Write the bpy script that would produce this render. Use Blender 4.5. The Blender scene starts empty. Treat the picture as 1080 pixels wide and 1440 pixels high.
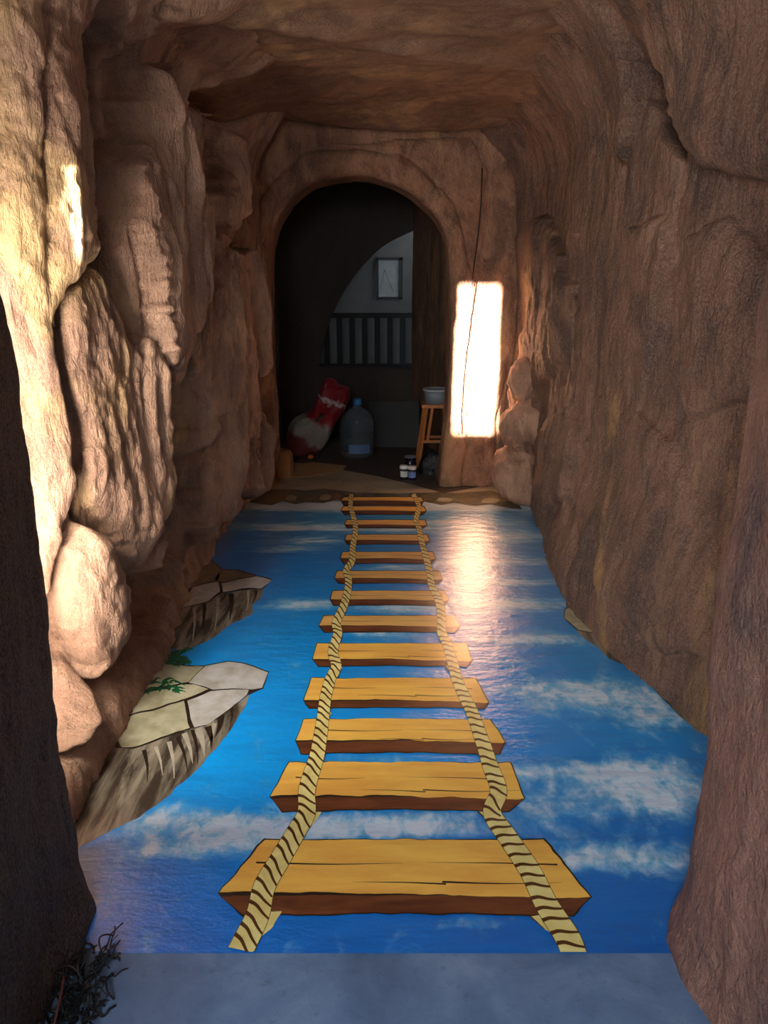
import bpy, bmesh, math, random
import numpy as np
from mathutils import Vector, Matrix
random.seed(7); np.random.seed(7)
sc = bpy.context.scene
COL = sc.collection

# ------------------------------------------------------------------ camera
F = 1040.0; TILT = math.radians(16.6); CH = 1.6
cT, sT = math.cos(TILT), math.sin(TILT)
cam = bpy.data.cameras.new('camera'); camo = bpy.data.objects.new('camera', cam); COL.objects.link(camo)
camo.location = (0, 0, CH); camo.rotation_euler = (math.pi/2 - TILT, 0, 0)
cam.sensor_fit = 'VERTICAL'; cam.sensor_height = 36; cam.sensor_width = 27; cam.lens = F/1440*36
cam.clip_start = 0.05
sc.camera = camo

def ray(px, py):
    a = (px-540)/F; b = (720-py)/F
    return (a, cT + b*sT, -sT + b*cT)
def on_floor(px, py, z=0.0):
    d = ray(px, py); t = (z-CH)/d[2]; return (d[0]*t, d[1]*t, z)
def on_y(px, py, Y):
    d = ray(px, py); t = Y/d[1]; return (d[0]*t, Y, CH+d[2]*t)
def project(x, y, z):
    dz = z-CH
    dep = y*cT - dz*sT; up = y*sT + dz*cT
    dep = np.maximum(dep, 0.15)
    return 540 + F*x/dep, 720 - F*up/dep

# ------------------------------------------------------------------ numpy noise
_rs = np.random.RandomState(3)
_T = _rs.rand(64, 64, 64)
def vnoise(x, y, z):
    xi = np.floor(x).astype(int); yi = np.floor(y).astype(int); zi = np.floor(z).astype(int)
    fx = x-xi; fy = y-yi; fz = z-zi
    fx = fx*fx*(3-2*fx); fy = fy*fy*(3-2*fy); fz = fz*fz*(3-2*fz)
    g = lambda a, b, c: _T[(xi+a) & 63, (yi+b) & 63, (zi+c) & 63]
    r = 0
    for a in (0, 1):
        for b in (0, 1):
            for c in (0, 1):
                r = r + g(a, b, c)*(fx if a else 1-fx)*(fy if b else 1-fy)*(fz if c else 1-fz)
    return r*2-1
def fbm(x, y, z, o=4):
    r = 0; a = 1.0; t = 0
    for i in range(o):
        r = r + a*vnoise(x+i*17.3, y+i*5.1, z+i*9.7); t += a
        a *= .5; x = x*2.03; y = y*2.03; z = z*2.03
    return r/t
def ridged(x, y, z, o=3):
    r = 0; a = 1.0; t = 0
    for i in range(o):
        r = r + a*(1-2*np.abs(vnoise(x+i*11.3, y+i*7.1, z+i*3.7))); t += a
        a *= .5; x = x*2.03; y = y*2.03; z = z*2.03
    return r/t
def sstep(a, b, x):
    t = np.clip((x-a)/(b-a), 0, 1); return t*t*(3-2*t)

def poly_sd(u, v, pts):
    """distance inside a polygon, negative outside"""
    n = len(pts); d = np.full(u.shape, 1e9); ins = np.zeros(u.shape, bool)
    for i in range(n):
        x0, y0 = pts[i]; x1, y1 = pts[(i+1) % n]
        ex, ey = x1-x0, y1-y0
        t = np.clip(((u-x0)*ex+(v-y0)*ey)/(ex*ex+ey*ey+1e-9), 0, 1)
        d = np.minimum(d, np.hypot(u-x0-t*ex, v-y0-t*ey))
        c = ((y0 > v) != (y1 > v)) & (u < (x1-x0)*(v-y0)/((y1-y0) if y1 != y0 else 1e-9)+x0)
        ins ^= c
    return np.where(ins, d, -d)
def lobes(u, v, L, facing=False):
    wu = u + 9*fbm(u/40, v/60, u*0+3.3, 3) + 3*fbm(u/9, v/12, u*0+8.1, 2)
    wv = v + 9*fbm(u/40, v/60, u*0+6.6, 3)
    h = np.zeros(u.shape)
    for pts, w, A, *rest in L:
        base = rest[0] if rest else 0
        d = poly_sd(wu, wv, pts)
        t = np.clip(d/w, 0, 1)
        pu = [q[0] for q in pts]; k = np.clip((wu-max(min(pu), -20))/(max(pu)-max(min(pu), -20)), 0, 1)
        if not facing: k = 1
        hh = np.where(d > 0, (.62+.38*k)*(base + (A-base)*np.sqrt(1-(1-t)**2))*sstep(0, 4, d), 0)
        h = np.maximum(h, hh) if A > 0 else np.where(d > 0, np.minimum(h, hh+h), h)
    return h

# ------------------------------------------------------------------ material helpers
def s2l(c):
    return tuple((x/255/12.92 if x/255 <= .04045 else ((x/255+.055)/1.055)**2.4) for x in c)+(1,)
class MT:
    def __init__(s, name):
        s.m = bpy.data.materials.new(name); s.m.use_nodes = True
        s.t = s.m.node_tree; s.N = s.t.nodes; s.b = s.N['Principled BSDF']
    def n(s, typ, **kw):
        nd = s.N.new(typ)
        for k, v in kw.items():
            if k in ('operation', 'blend_type', 'data_type', 'feature', 'attribute_name', 'attribute_type', 'interpolation_type', 'wave_type', 'bands_direction'): setattr(nd, k, v)
            else: nd.inputs[k.replace('_', ' ')].default_value = v
        return nd
    def l(s, a, b): s.t.links.new(a, b)
    def coord(s, scale=(1, 1, 1), rot=(0, 0, 0)):
        g = s.N.new('ShaderNodeNewGeometry'); m = s.N.new('ShaderNodeMapping')
        m.inputs['Scale'].default_value = scale; m.inputs['Rotation'].default_value = rot
        s.l(g.outputs['Position'], m.inputs['Vector']); return m.outputs[0]
    def noise(s, scale, detail=5, rough=.55, vec=None, dist=0):
        n = s.N.new('ShaderNodeTexNoise'); n.inputs['Scale'].default_value = scale
        n.inputs['Detail'].default_value = detail; n.inputs['Roughness'].default_value = rough
        n.inputs['Distortion'].default_value = dist
        s.l(vec if vec is not None else s.coord(), n.inputs['Vector']); return n.outputs[0]
    def ramp(s, fac, stops, interp='LINEAR'):
        r = s.N.new('ShaderNodeValToRGB'); r.color_ramp.interpolation = interp
        e = r.color_ramp.elements
        while len(e) < len(stops): e.new(.5)
        for i, (p, c) in enumerate(stops):
            e[i].position = p; e[i].color = c if len(c) == 4 else s2l(c)
        s.l(fac, r.inputs[0]); return r.outputs[0]
    def mix(s, fac, a, b, mode='MIX'):
        m = s.N.new('ShaderNodeMix'); m.data_type = 'RGBA'; m.blend_type = mode
        for sock, v in ((m.inputs[0], fac), (m.inputs[6], a), (m.inputs[7], b)):
            if hasattr(v, 'is_linked') or hasattr(v, 'links'): s.l(v, sock)
            else: sock.default_value = v
        return m.outputs[2]
    def math(s, op, a, b=0.0, c=None, clamp=False):
        m = s.N.new('ShaderNodeMath'); m.operation = op; m.use_clamp = clamp
        for i, v in enumerate((a, b) if c is None else (a, b, c)):
            if hasattr(v, 'links'): s.l(v, m.inputs[i])
            else: m.inputs[i].default_value = v
        return m.outputs[0]
    def bump(s, h, strength=.5, dist=.01, prev=None):
        b = s.N.new('ShaderNodeBump'); b.inputs['Strength'].default_value = strength
        b.inputs['Distance'].default_value = dist; s.l(h, b.inputs['Height'])
        if prev is not None: s.l(prev, b.inputs['Normal'])
        return b.outputs[0]
    def out(s, col, rough=.8, normal=None, **kw):
        if hasattr(col, 'links'): s.l(col, s.b.inputs['Base Color'])
        else: s.b.inputs['Base Color'].default_value = col
        if hasattr(rough, 'links'): s.l(rough, s.b.inputs['Roughness'])
        else: s.b.inputs['Roughness'].default_value = rough
        if normal is not None: s.l(normal, s.b.inputs['Normal'])
        for k, v in kw.items(): s.b.inputs[k.replace('_', ' ')].default_value = v
        return s.m

def rock_mat(name, dark, mid, light, ochre, streak=(1, 1, .22), rough=.72, spec=.3, bumps=1.0, ochre_amt=.62, srot=(0, 0, 0), dirt=(48, 38, 42), mott=.62):
    M = MT(name)
    big = M.noise(1.7, 5, .6, M.coord((1, 1, .6)))
    c = M.ramp(big, [(.30, dark), (.5, mid), (.68, light)])
    st = M.noise(9, 6, .65, M.coord(streak, srot), .6)
    c = M.mix(M.ramp(st, [(.40, (0, 0, 0)), (.66, (255, 255, 255))]), c, M.mix(.5, c, s2l(light)))
    oc = M.noise(1.3, 4, .6, M.coord((1.2, 1.2, .7), (.3, .5, 1)), .8)
    c = M.mix(M.math('MULTIPLY', M.ramp(oc, [(ochre_amt-.03, (0, 0, 0)), (ochre_amt+.06, (255, 255, 255))]), .75), c, s2l(ochre))
    dk = M.noise(5.5, 7, .7, M.coord((1, 1, .5), (.9, .2, .4)), .5)
    c = M.mix(M.math('MULTIPLY', M.ramp(dk, [(.47, (0, 0, 0)), (.62, (255, 255, 255))]), mott), c, s2l(dirt))
    fine = M.noise(130, 4, .7)
    c = M.mix(M.math('MULTIPLY', M.ramp(fine, [(.42, (0, 0, 0)), (.6, (255, 255, 255))]), .16), c, s2l((205, 180, 150)))
    # plaster tooling: long fine strokes, pits
    s1 = M.noise(42, 5, .6, M.coord(streak, srot), .9)
    s2 = M.noise(115, 4, .7)
    v = M.n('ShaderNodeTexVoronoi', feature='F1'); v.inputs['Scale'].default_value = 60; M.l(M.coord((1, 1, .6)), v.inputs['Vector'])
    nrm = M.bump(s1, .75*bumps, .022)
    nrm = M.bump(s2, .6*bumps, .008, nrm)
    nrm = M.bump(M.ramp(v.outputs['Distance'], [(.05, (0, 0, 0)), (.4, (255, 255, 255))]), .35*bumps, .006, nrm)
    return M.out(c, rough, nrm, Specular_IOR_Level=spec)
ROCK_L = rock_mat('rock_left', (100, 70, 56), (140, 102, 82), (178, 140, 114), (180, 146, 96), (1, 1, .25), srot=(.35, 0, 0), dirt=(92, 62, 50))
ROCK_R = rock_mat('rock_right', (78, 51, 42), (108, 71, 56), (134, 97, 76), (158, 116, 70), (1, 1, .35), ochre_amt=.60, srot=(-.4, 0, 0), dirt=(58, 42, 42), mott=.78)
ROCK_JR = rock_mat('rock_near_right', (106, 76, 68), (144, 100, 86), (164, 114, 96), (156, 112, 88), (1, 1, .6), rough=.6, spec=.4, dirt=(58, 50, 58))
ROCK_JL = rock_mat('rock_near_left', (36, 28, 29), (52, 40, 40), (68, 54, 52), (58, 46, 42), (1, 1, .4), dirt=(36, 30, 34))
ROCK_C = rock_mat('rock_ceiling', (82, 54, 42), (110, 75, 56), (134, 98, 74), (156, 118, 80), (.35, 1, 1), ochre_amt=.55, bumps=.5, srot=(0, 0, .4), dirt=(70, 46, 36))
ROCK_B = rock_mat('rock_back', (122, 78, 58), (164, 110, 82), (196, 148, 114), (198, 152, 100), (1, 1, .6), bumps=1.2, dirt=(64, 44, 40))
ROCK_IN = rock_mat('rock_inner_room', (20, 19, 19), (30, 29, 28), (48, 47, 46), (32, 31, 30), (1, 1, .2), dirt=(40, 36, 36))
ROCK_IR = rock_mat('rock_inner_passage', (82, 56, 42), (116, 80, 58), (140, 102, 78), (130, 100, 70), (1, 1, .2), dirt=(50, 40, 36))

def simple(name, col, rough=.6, bump=0, bscale=60, var=.15, **kw):
    M = MT(name)
    nz = M.noise(bscale*.2, 4)
    a = s2l(col); b = tuple(x*(1-var) for x in a[:3])+(1,)
    c = M.mix(M.ramp(nz, [(.35, (0, 0, 0)), (.65, (255, 255, 255))]), a, b)
    nrm = M.bump(M.noise(bscale, 4), bump, .004) if bump else None
    return M.out(c, rough, nrm, **kw)

# ------------------------------------------------------------------ object helpers
def link(name, me, mats, parent=None, smooth=False):
    o = bpy.data.objects.new(name, me); COL.objects.link(o)
    for m in (mats if isinstance(mats, (list, tuple)) else [mats]): me.materials.append(m)
    if smooth: me.polygons.foreach_set('use_smooth', [True]*len(me.polygons))
    if parent: o.parent = parent
    return o
def tag(o, label=None, cat=None, group=None, kind=None):
    if label: o['label'] = label
    if cat: o['category'] = cat
    if group: o['group'] = group
    if kind: o['kind'] = kind
    return o
def empty(name, loc, label, cat, group=None, rz=0):
    o = bpy.data.objects.new(name, None); COL.objects.link(o); o.location = loc; o.rotation_euler[2] = rz
    o.empty_display_size = .1
    return tag(o, label, cat, group)
def grid_mesh(name, P, closed=False):
    """P: (R,C,3)"""
    R, C, _ = P.shape
    idx = np.arange(R*C).reshape(R, C)
    a = idx[:-1, :-1].ravel(); b = idx[:-1, 1:].ravel(); c = idx[1:, 1:].ravel(); d = idx[1:, :-1].ravel()
    q = np.stack([a, b, c, d], 1)
    if closed:
        a = idx[:-1, -1]; b = idx[:-1, 0]; c = idx[1:, 0]; d = idx[1:, -1]
        q = np.vstack([q, np.stack([a, b, c, d], 1)])
    me = bpy.data.meshes.new(name)
    me.vertices.add(R*C); me.vertices.foreach_set('co', P.reshape(-1).astype(np.float32))
    me.loops.add(q.size); me.loops.foreach_set('vertex_index', q.ravel().astype(np.int32))
    me.polygons.add(len(q)); me.polygons.foreach_set('loop_start', (np.arange(len(q))*4).astype(np.int32))
    me.update(calc_edges=True); me.validate()
    return me
def bm_box(bm, x0, x1, y0, y1, z0, z1, bev=0, M=None):
    g = bmesh.ops.create_cube(bm, size=1)
    vs = g['verts']
    for v in vs:
        v.co = Vector(((x0+x1)/2+v.co.x*(x1-x0), (y0+y1)/2+v.co.y*(y1-y0), (z0+z1)/2+v.co.z*(z1-z0)))
    if bev:
        es = list({e for v in vs for e in v.link_edges})
        r = bmesh.ops.bevel(bm, geom=es, offset=bev, segments=2, affect='EDGES')
        vs = list({v for f in r['faces'] for v in f.verts} | {v for v in vs if v.is_valid})
    if M is not None:
        for v in vs: v.co = M @ v.co
    return vs
def bm_bar(bm, p, q, w, d=None, bev=.003):
    p = Vector(p); q = Vector(q); L = (q-p).length
    R = (q-p).to_track_quat('Z', 'Y').to_matrix().to_4x4()
    M = Matrix.Translation((p+q)/2) @ R
    d = d or w
    bm_box(bm, -w/2, w/2, -d/2, d/2, -L/2, L/2, bev, M)
def bm_lathe(bm, prof, n=32, loc=(0, 0, 0), cap=True):
    rings = []
    for r, z in prof:
        rings.append([bm.verts.new((loc[0]+r*math.cos(2*math.pi*i/n), loc[1]+r*math.sin(2*math.pi*i/n), loc[2]+z)) for i in range(n)])
    for a, b in zip(rings, rings[1:]):
        for i in range(n):
            bm.faces.new((a[i], a[(i+1) % n], b[(i+1) % n], b[i]))
    if cap:
        bm.faces.new(rings[0][::-1]); bm.faces.new(rings[-1])
def bm_tube(bm, pts, r, n=8):
    pts = [Vector(p) for p in pts]; rings = []
    for i, p in enumerate(pts):
        t = (pts[min(i+1, len(pts)-1)]-pts[max(i-1, 0)]).normalized()
        a = t.cross(Vector((0.3, .2, 1))).normalized(); b = t.cross(a)
        rr = r(i/(len(pts)-1)) if callable(r) else r
        rings.append([bm.verts.new(p+a*rr*math.cos(2*math.pi*k/n)+b*rr*math.sin(2*math.pi*k/n)) for k in range(n)])
    for A, B in zip(rings, rings[1:]):
        for k in range(n): bm.faces.new((A[k], A[(k+1) % n], B[(k+1) % n], B[k]))
    bm.faces.new(rings[0][::-1]); bm.faces.new(rings[-1])
def bm_obj(name, bm, mats, parent=None, smooth=False):
    bmesh.ops.recalc_face_normals(bm, faces=bm.faces)
    me = bpy.data.meshes.new(name); bm.to_mesh(me); bm.free()
    return link(name, me, mats, parent, smooth)
def catmull(pts, n=8):
    P = [np.array(p, float) for p in pts]; P = [2*P[0]-P[1]]+P+[2*P[-1]-P[-2]]; out = []
    for i in range(1, len(P)-2):
        for k in range(n):
            t = k/n
            out.append(.5*((2*P[i])+(-P[i-1]+P[i+1])*t+(2*P[i-1]-5*P[i]+4*P[i+1]-P[i+2])*t*t+(-P[i-1]+3*P[i]-3*P[i+1]+P[i+2])*t**3))
    out.append(P[-2]); return out

# ------------------------------------------------------------------ side walls
def plan(pts, n, dens):
    C = np.array(catmull(pts, 24)); seg = np.hypot(*np.diff(C, axis=0).T)
    mid = (C[1:]+C[:-1])/2; w = seg*dens(mid[:, 0], mid[:, 1]); s = np.concatenate([[0], np.cumsum(w)]); s /= s[-1]
    t = np.linspace(0, 1, n); return np.stack([np.interp(t, s, C[:, 0]), np.interp(t, s, C[:, 1])], 1)
def param_plan(hi, lo, n, dens):
    # hi and lo have the same number of control points -> same parameter
    A = np.array(catmull(hi, 24)); B = np.array(catmull(lo, 24))
    seg = np.hypot(*np.diff(A, axis=0).T); mid = (A[1:]+A[:-1])/2
    w = seg*dens(mid[:, 0], mid[:, 1]); s = np.concatenate([[0], np.cumsum(w)]); s /= s[-1]; t = np.linspace(0, 1, n)
    f = lambda C: np.stack([np.interp(t, s, C[:, 0]), np.interp(t, s, C[:, 1])], 1)
    return f(A), f(B)
def side_wall(name, hi, lo, z0, z1, side, L, top, n=(560, 430), blend=(.1, .5), mat=None, amp=1.0, H=3.05, lean=0.0, lamp=1.0, blend2=.9, R=(), folds=0.0, off=.06, chisel=1.0):
    dens = lambda x, y: 1/np.maximum(np.hypot(x, y)-.6, .8)
    A, B = param_plan(hi, lo, n[0], dens)
    z = np.linspace(z0, H, n[1])[:, None]
    yy = A[None, :, 1]; far = sstep(2.5, 3.0, yy); k = sstep(0, 1, (z-blend[0]*(1-far))/((blend[1]-blend[0])*(1-far)+blend2*far))
    X = B[None, :, 0]*(1-k)+A[None, :, 0]*k; Y = B[None, :, 1]*(1-k)+A[None, :, 1]*k; Z = z+0*X
    # outward plan normal toward corridor
    tx = np.gradient(A[:, 0]); ty = np.gradient(A[:, 1]); l = np.hypot(tx, ty)+1e-9
    nx, ny = ty/l, -tx/l
    if side > 0: nx, ny = -nx, -ny
    nx = np.convolve(np.pad(nx, 20, 'edge'), np.ones(41)/41, 'valid'); ny = np.convolve(np.pad(ny, 20, 'edge'), np.ones(41)/41, 'valid')
    nx = nx[None, :]; ny = ny[None, :]
    u, v = project(X+nx*off, Y+ny*off, Z)
    h = lobes(u, v, L, side < 0)
    for pts, w, dp in R: h = h-dp*sstep(.0, .25, Z)*sstep(-w*.3, w, poly_sd(u+6*fbm(u/30, v/40, u*0, 2), v, pts))
    fade = sstep(.0, .18, Z)
    h = h*fade*lamp
    q = Y+X*.6
    h = h + amp*(.055*fbm(q*2.2, Z*.9, X*0+1.5, 3)*(0.6+.4*fade) + .020*ridged(q*7, Z*2.5, X*0+4.2, 3)*(.6+.4*fade) + .0075*chisel*fbm(q*26+Z*6, Z*11-q*5, X*0+2.2, 3) + .016*(chisel-1)*ridged(q*11+Z*1.5, Z*2.6-q*2, X*0+5.2, 3) + .004*fbm(q*60, Z*40, X*0+7.2, 2))
    h = h + folds*(.07*ridged(q*2.6+.25*Z, Z*.35, X*0+9.1, 2)+.03*ridged(q*7+.5*Z, Z*.8, X*0+2.7, 2))*sstep(2.6, 3.2, Y)*(.3+.7*fade)
    # fold inward under the ceiling
    t = np.clip((Z-top+.42)/.42, 0, 1.6); h = h + .20*t*t
    h = h + lean*Z
    P = np.stack([X+nx*h, Y+ny*h, Z], -1)
    return tag(link(name, grid_mesh(name, P), mat, smooth=True), kind='structure')

# polygons traced as (outline px, rounding px, protrusion m)
LL = [
 ([(-80,-160),(20,-160),(70,-160),(70,120),(66,230),(78,330),(84,400),(90,480),(-80,500)], 40, .08, .03),
 ([(66,130),(60,-160),(130,-160),(128,55),(135,170),(142,290),(150,355),(112,412),(84,470),(56,440),(56,330)], 42, .095, .02),
 ([(-100,330),(60,330),(88,400),(95,470),(103,540),(112,600),(122,680),(100,750),(84,820),(60,900),(90,1000),(-100,1100)], 34, .075, .03),
 ([(108,420),(150,370),(182,420),(203,480),(236,525),(243,600),(238,700),(206,805),(185,790),(170,740),(140,690),(132,600),(104,520)], 30, .075, .02),
 ([(130,460),(160,470),(150,540),(142,620),(125,560)], 20, .07),
 ([(84,830),(100,770),(128,738),(165,752),(188,830),(186,890),(160,945),(135,965),(110,930),(90,890)], 40, .15, .0),
 ([(60,930),(100,930),(140,970),(160,1010),(140,1050),(100,1080),(60,1090)], 36, .12),
 ([(182,180),(196,85),(222,160),(242,250),(264,330),(262,400),(250,470),(238,540),(224,560),(205,500),(190,400),(180,280)], 18, .19, .06),
 ([(196,400),(240,400),(262,440),(262,520),(240,560),(215,520),(200,460)], 16, .11, .03),
 ([(190,-40),(310,-40),(305,60),(275,122),(245,90),(225,40),(190,30)], 40, .17, .03),
 ([(115,-40),(185,-40),(195,50),(180,110),(150,60),(118,40)], 24, .07),
 ([(276,150),(300,170),(318,220),(312,300),(290,330),(272,300),(284,230)], 12, .16, .04),
 ([(272,330),(284,320),(296,420),(302,520),(290,620),(276,700),(266,640),(258,560),(256,450)], 14, .16, .04),
 ([(286,540),(306,520),(316,620),(310,720),(296,770),(284,740),(282,640)], 12, .15, .04),
 ([(300,350),(332,340),(350,430),(360,480),(350,520),(334,560),(330,640),(318,720),(306,690),(310,560),(304,460)], 13, .17, .04),
 ([(326,560),(345,570),(360,615),(356,690),(340,705),(322,690)], 16, .17),
 ([(296,225),(330,215),(338,330),(320,352),(298,330)], 16, .09),
 ([(205,820),(232,740),(250,800),(246,880),(222,930),(196,980),(186,1030),(172,1010),(178,920)], 26, .05),
]
DL = [([(128,10),(150,0),(182,60),(184,130),(180,250),(178,380),(196,470),(190,500),(160,400),(146,350),(138,250),(128,120)], 9, .42),
 ([(222,90),(245,95),(262,200),(282,320),(270,420),(262,340),(244,250)], 12, .24),
 ([(240,470),(262,470),(280,600),(284,760),(262,900),(238,930),(215,860),(240,740),(250,600)], 12, .30),
 ([(262,130),(300,110),(335,150),(330,205),(300,200),(280,170)], 14, .18),
 ([(84,455),(98,470),(112,560),(140,690),(148,745),(128,740),(112,690),(106,610),(92,540)], 8, .14),
 ([(200,800),(240,800),(236,900),(200,990),(160,1050),(150,960),(185,930)], 18, .16)]
hiL = [(-2.3,2.25),(-1.7,2.28),(-1.34,2.40),(-1.14,2.56),(-1.11,2.8),(-1.08,3.1),(-1.09,3.5),(-1.12,3.9),(-1.15,4.5),(-1.15,5.1),(-1.11,5.6),(-1.09,5.95),(-1.07,6.1),(-1.02,6.28)]
loL = [(-1.05,1.55),(-1.0,1.75),(-.965,1.92),(-.97,2.1),(-1.0,2.45),(-1.01,2.85),(-1.0,3.1),(-1.06,3.7),(-1.11,4.4),(-1.13,5.0),(-1.09,5.6),(-1.07,5.95),(-1.05,6.1),(-1.02,6.28)]
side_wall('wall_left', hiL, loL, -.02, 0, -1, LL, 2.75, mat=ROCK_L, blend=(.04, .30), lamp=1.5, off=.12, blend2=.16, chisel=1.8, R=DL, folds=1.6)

RL = [
 ([(848,-40),(905,-40),(912,60),(905,130),(885,200),(872,240),(864,190),(862,90)], 24, .10, .02),
 ([(915,-40),(1200,-40),(1200,200),(1080,260),(1000,240),(965,200),(945,130),(930,90)], 60, .11, .03),
 ([(740,320),(770,300),(800,360),(798,440),(780,520),(755,560),(738,470)], 22, .09),
 ([(728,480),(748,430),(760,520),(752,580),(722,640),(716,560)], 16, .09),
 ([(700,-40),(850,-40),(852,150),(800,160),(735,200)], 30, .02),
 ([(960,330),(1020,300),(1080,380),(1080,560),(1010,570),(960,600),(935,520)], 60, .07),
 ([(880,320),(930,300),(950,420),(900,560),(850,700),(810,760),(800,700),(840,560),(862,420)], 50, .055),
 ([(820,560),(870,560),(940,620),(990,760),(980,930),(900,920),(840,860),(800,760)], 60, .05),
 ([(755,600),(800,560),(820,620),(790,700),(760,730),(742,680)], 24, .06),
]
hiR = [(2.1,1.95),(1.6,2.02),(1.36,2.2),(1.27,2.45),(1.2,2.8),(1.15,3.2),(1.12,3.7),(1.12,4.3),(1.16,4.9),(1.18,5.4),(1.16,5.8),(1.05,6.1),(.9,6.28)]
loR = [(2.1,1.95),(1.6,2.02),(1.32,2.2),(1.20,2.45),(1.12,2.8),(1.03,3.2),(.98,3.7),(1.02,4.3),(1.08,4.9),(1.13,5.4),(1.12,5.8),(1.05,6.1),(.9,6.28)]
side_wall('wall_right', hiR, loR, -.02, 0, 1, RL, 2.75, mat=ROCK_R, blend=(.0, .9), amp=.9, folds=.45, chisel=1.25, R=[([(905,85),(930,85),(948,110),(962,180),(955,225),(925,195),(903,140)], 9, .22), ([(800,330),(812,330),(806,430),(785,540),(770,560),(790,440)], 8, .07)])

# near jambs: closed columns
def column(name, ring, mat, H=3.1, amp=.018, seed=0., bulge=None, n=(420, 340)):
    C = np.array(catmull(ring+[ring[0]], 24))[:-1]
    seg = np.hypot(*(np.roll(C, -1, 0)-C).T); s = np.concatenate([[0], np.cumsum(seg)]); s /= s[-1]
    CC = np.vstack([C, C[:1]]); t = np.linspace(0, 1, n[0], endpoint=False)
    A = np.stack([np.interp(t, s, CC[:, 0]), np.interp(t, s, CC[:, 1])], 1)
    cx, cy = A.mean(0)
    tx = np.roll(A[:, 0], -3)-np.roll(A[:, 0], 3); ty = np.roll(A[:, 1], -3)-np.roll(A[:, 1], 3); l = np.hypot(tx, ty)+1e-9
    nx, ny = ty/l, -tx/l
    sg = np.sign((nx*(A[:, 0]-cx)+ny*(A[:, 1]-cy)).sum()); nx *= sg; ny *= sg
    Z = np.linspace(-.02, H, n[1])[:, None]; X = A[None, :, 0]+0*Z; Y = A[None, :, 1]+0*Z; Z = Z+0*X
    h = amp*fbm(X*2+seed, Y*2, Z*1.3, 3)*2 + amp*.8*ridged(X*6+seed, Y*6, Z*2.2, 3) + .008*fbm(X*22, Y*22, Z*14+seed, 3)
    if bulge: h = h+bulge(X, Y, Z)
    P = np.stack([X+nx[None]*h, Y+ny[None]*h, Z], -1)
    return tag(link(name, grid_mesh(name, P, closed=True), mat, smooth=True), kind='structure')
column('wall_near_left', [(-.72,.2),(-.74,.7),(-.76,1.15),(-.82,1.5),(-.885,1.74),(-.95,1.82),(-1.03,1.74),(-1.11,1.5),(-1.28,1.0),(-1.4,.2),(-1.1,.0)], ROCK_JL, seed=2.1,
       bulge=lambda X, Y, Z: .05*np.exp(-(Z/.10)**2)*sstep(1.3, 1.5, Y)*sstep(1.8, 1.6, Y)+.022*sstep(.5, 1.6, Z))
column('wall_near_right', [(.80,.2),(.78,.7),(.765,1.15),(.75,1.38),(.765,1.53),(.84,1.62),(1.1,1.66),(1.4,1.6),(1.5,1.0),(1.4,.2),(1.1,.0)], ROCK_JR, seed=9.3,
       bulge=lambda X, Y, Z: .03*np.exp(-(Z/.10)**2)*sstep(1.2, 1.4, Y)-.005)

ROCK_BD = rock_mat('rock_boulder', (138, 96, 74), (174, 128, 102), (198, 156, 128), (192, 148, 100), (1, 1, .5), dirt=(110, 76, 62))
# ------------------------------------------------------------------ ceiling
Xc, Yc = np.meshgrid(np.linspace(-1.7, 1.7, 300), np.linspace(.6, 6.5, 380))
Zc = 2.80 + .05*fbm(Xc*1.2, Yc*1.5, Xc*0+3, 3) + .022*ridged(Xc*2.2+Yc*1.2, Yc*3.5, Xc*0+6, 3) + .005*fbm(Xc*14, Yc*22, Xc*0, 3)
Zc -= .06*np.exp(-((Yc-5.95)/.22)**2)*sstep(1.0, .5, abs(Xc-.1)) 
Zc -= .05*np.exp(-((Yc-4.2-.5*Xc)/.12)**2)
Zc -= .10*sstep(.75, 1.15, abs(Xc-.05))
tag(link('ceiling', grid_mesh('ceiling', np.stack([Xc, Yc, Zc], -1)), ROCK_C, smooth=True), kind='structure')

# ------------------------------------------------------------------ back wall with arch
BY = 6.14
arch_px = [(386,684),(382,640),(381,560),(379,470),(378,390),(380,345),(388,314),(405,286),(430,264),(460,252),(492,247),(525,250),(558,262),(588,281),(612,305),(627,334),(633,368),(634,420),(632,500),(628,580),(622,640),(617,690)]
arch = [on_y(px, py, BY) for px, py in arch_px]
arch = [(a[0], max(a[2], -.02)) for a in arch]; arch[0] = (arch[0][0], -.02); arch[-1] = (arch[-1][0], -.02)
AR = np.array(catmull(arch, 14)); seg = np.hypot(*np.diff(AR, axis=0).T); s = np.concatenate([[0], np.cumsum(seg)]); s /= s[-1]
NA = 460; t = np.linspace(0, 1, NA); AR = np.stack([np.interp(t, s, AR[:, 0]), np.interp(t, s, AR[:, 1])], 1)
AR[:, 1] = np.where(AR[:, 1] < -.02, -.02, AR[:, 1])
# outer rectangle matched by parameter
def outer(a, i):
    x, zz = a
    cx = -.2
    if i < .30: return (-1.35, zz)
    if i > .70: return (1.35, zz)
    return None
OUT = np.zeros_like(AR)
zl = AR[np.searchsorted(t, .36), 1]; 
kz = [0, .36, .46, .56, .66, 1]
ox = [-1.35, -1.35, -1.35, 1.35, 1.35, 1.35]; oz = [-.02, 2.1, 3.1, 3.1, 2.1, -.02]
OUT[:, 0] = np.interp(t, kz, ox); OUT[:, 1] = np.interp(t, kz, oz)
mk = (t < .36); OUT[mk, 1] = AR[mk, 1]*2.1/AR[mk, 1].max(); mk2 = (t > .66); OUT[mk2, 1] = AR[mk2, 1]*2.1/AR[mk2, 1].max()
rows = []
NR = 230; r = np.linspace(0, 1, NR)**1.15
RX = AR[None, :, 0]*(1-r[:, None])+OUT[None, :, 0]*r[:, None]; RZ = AR[None, :, 1]*(1-r[:, None])+OUT[None, :, 1]*r[:, None]
ub, vb = project(RX, RX*0+BY, RZ)
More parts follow.
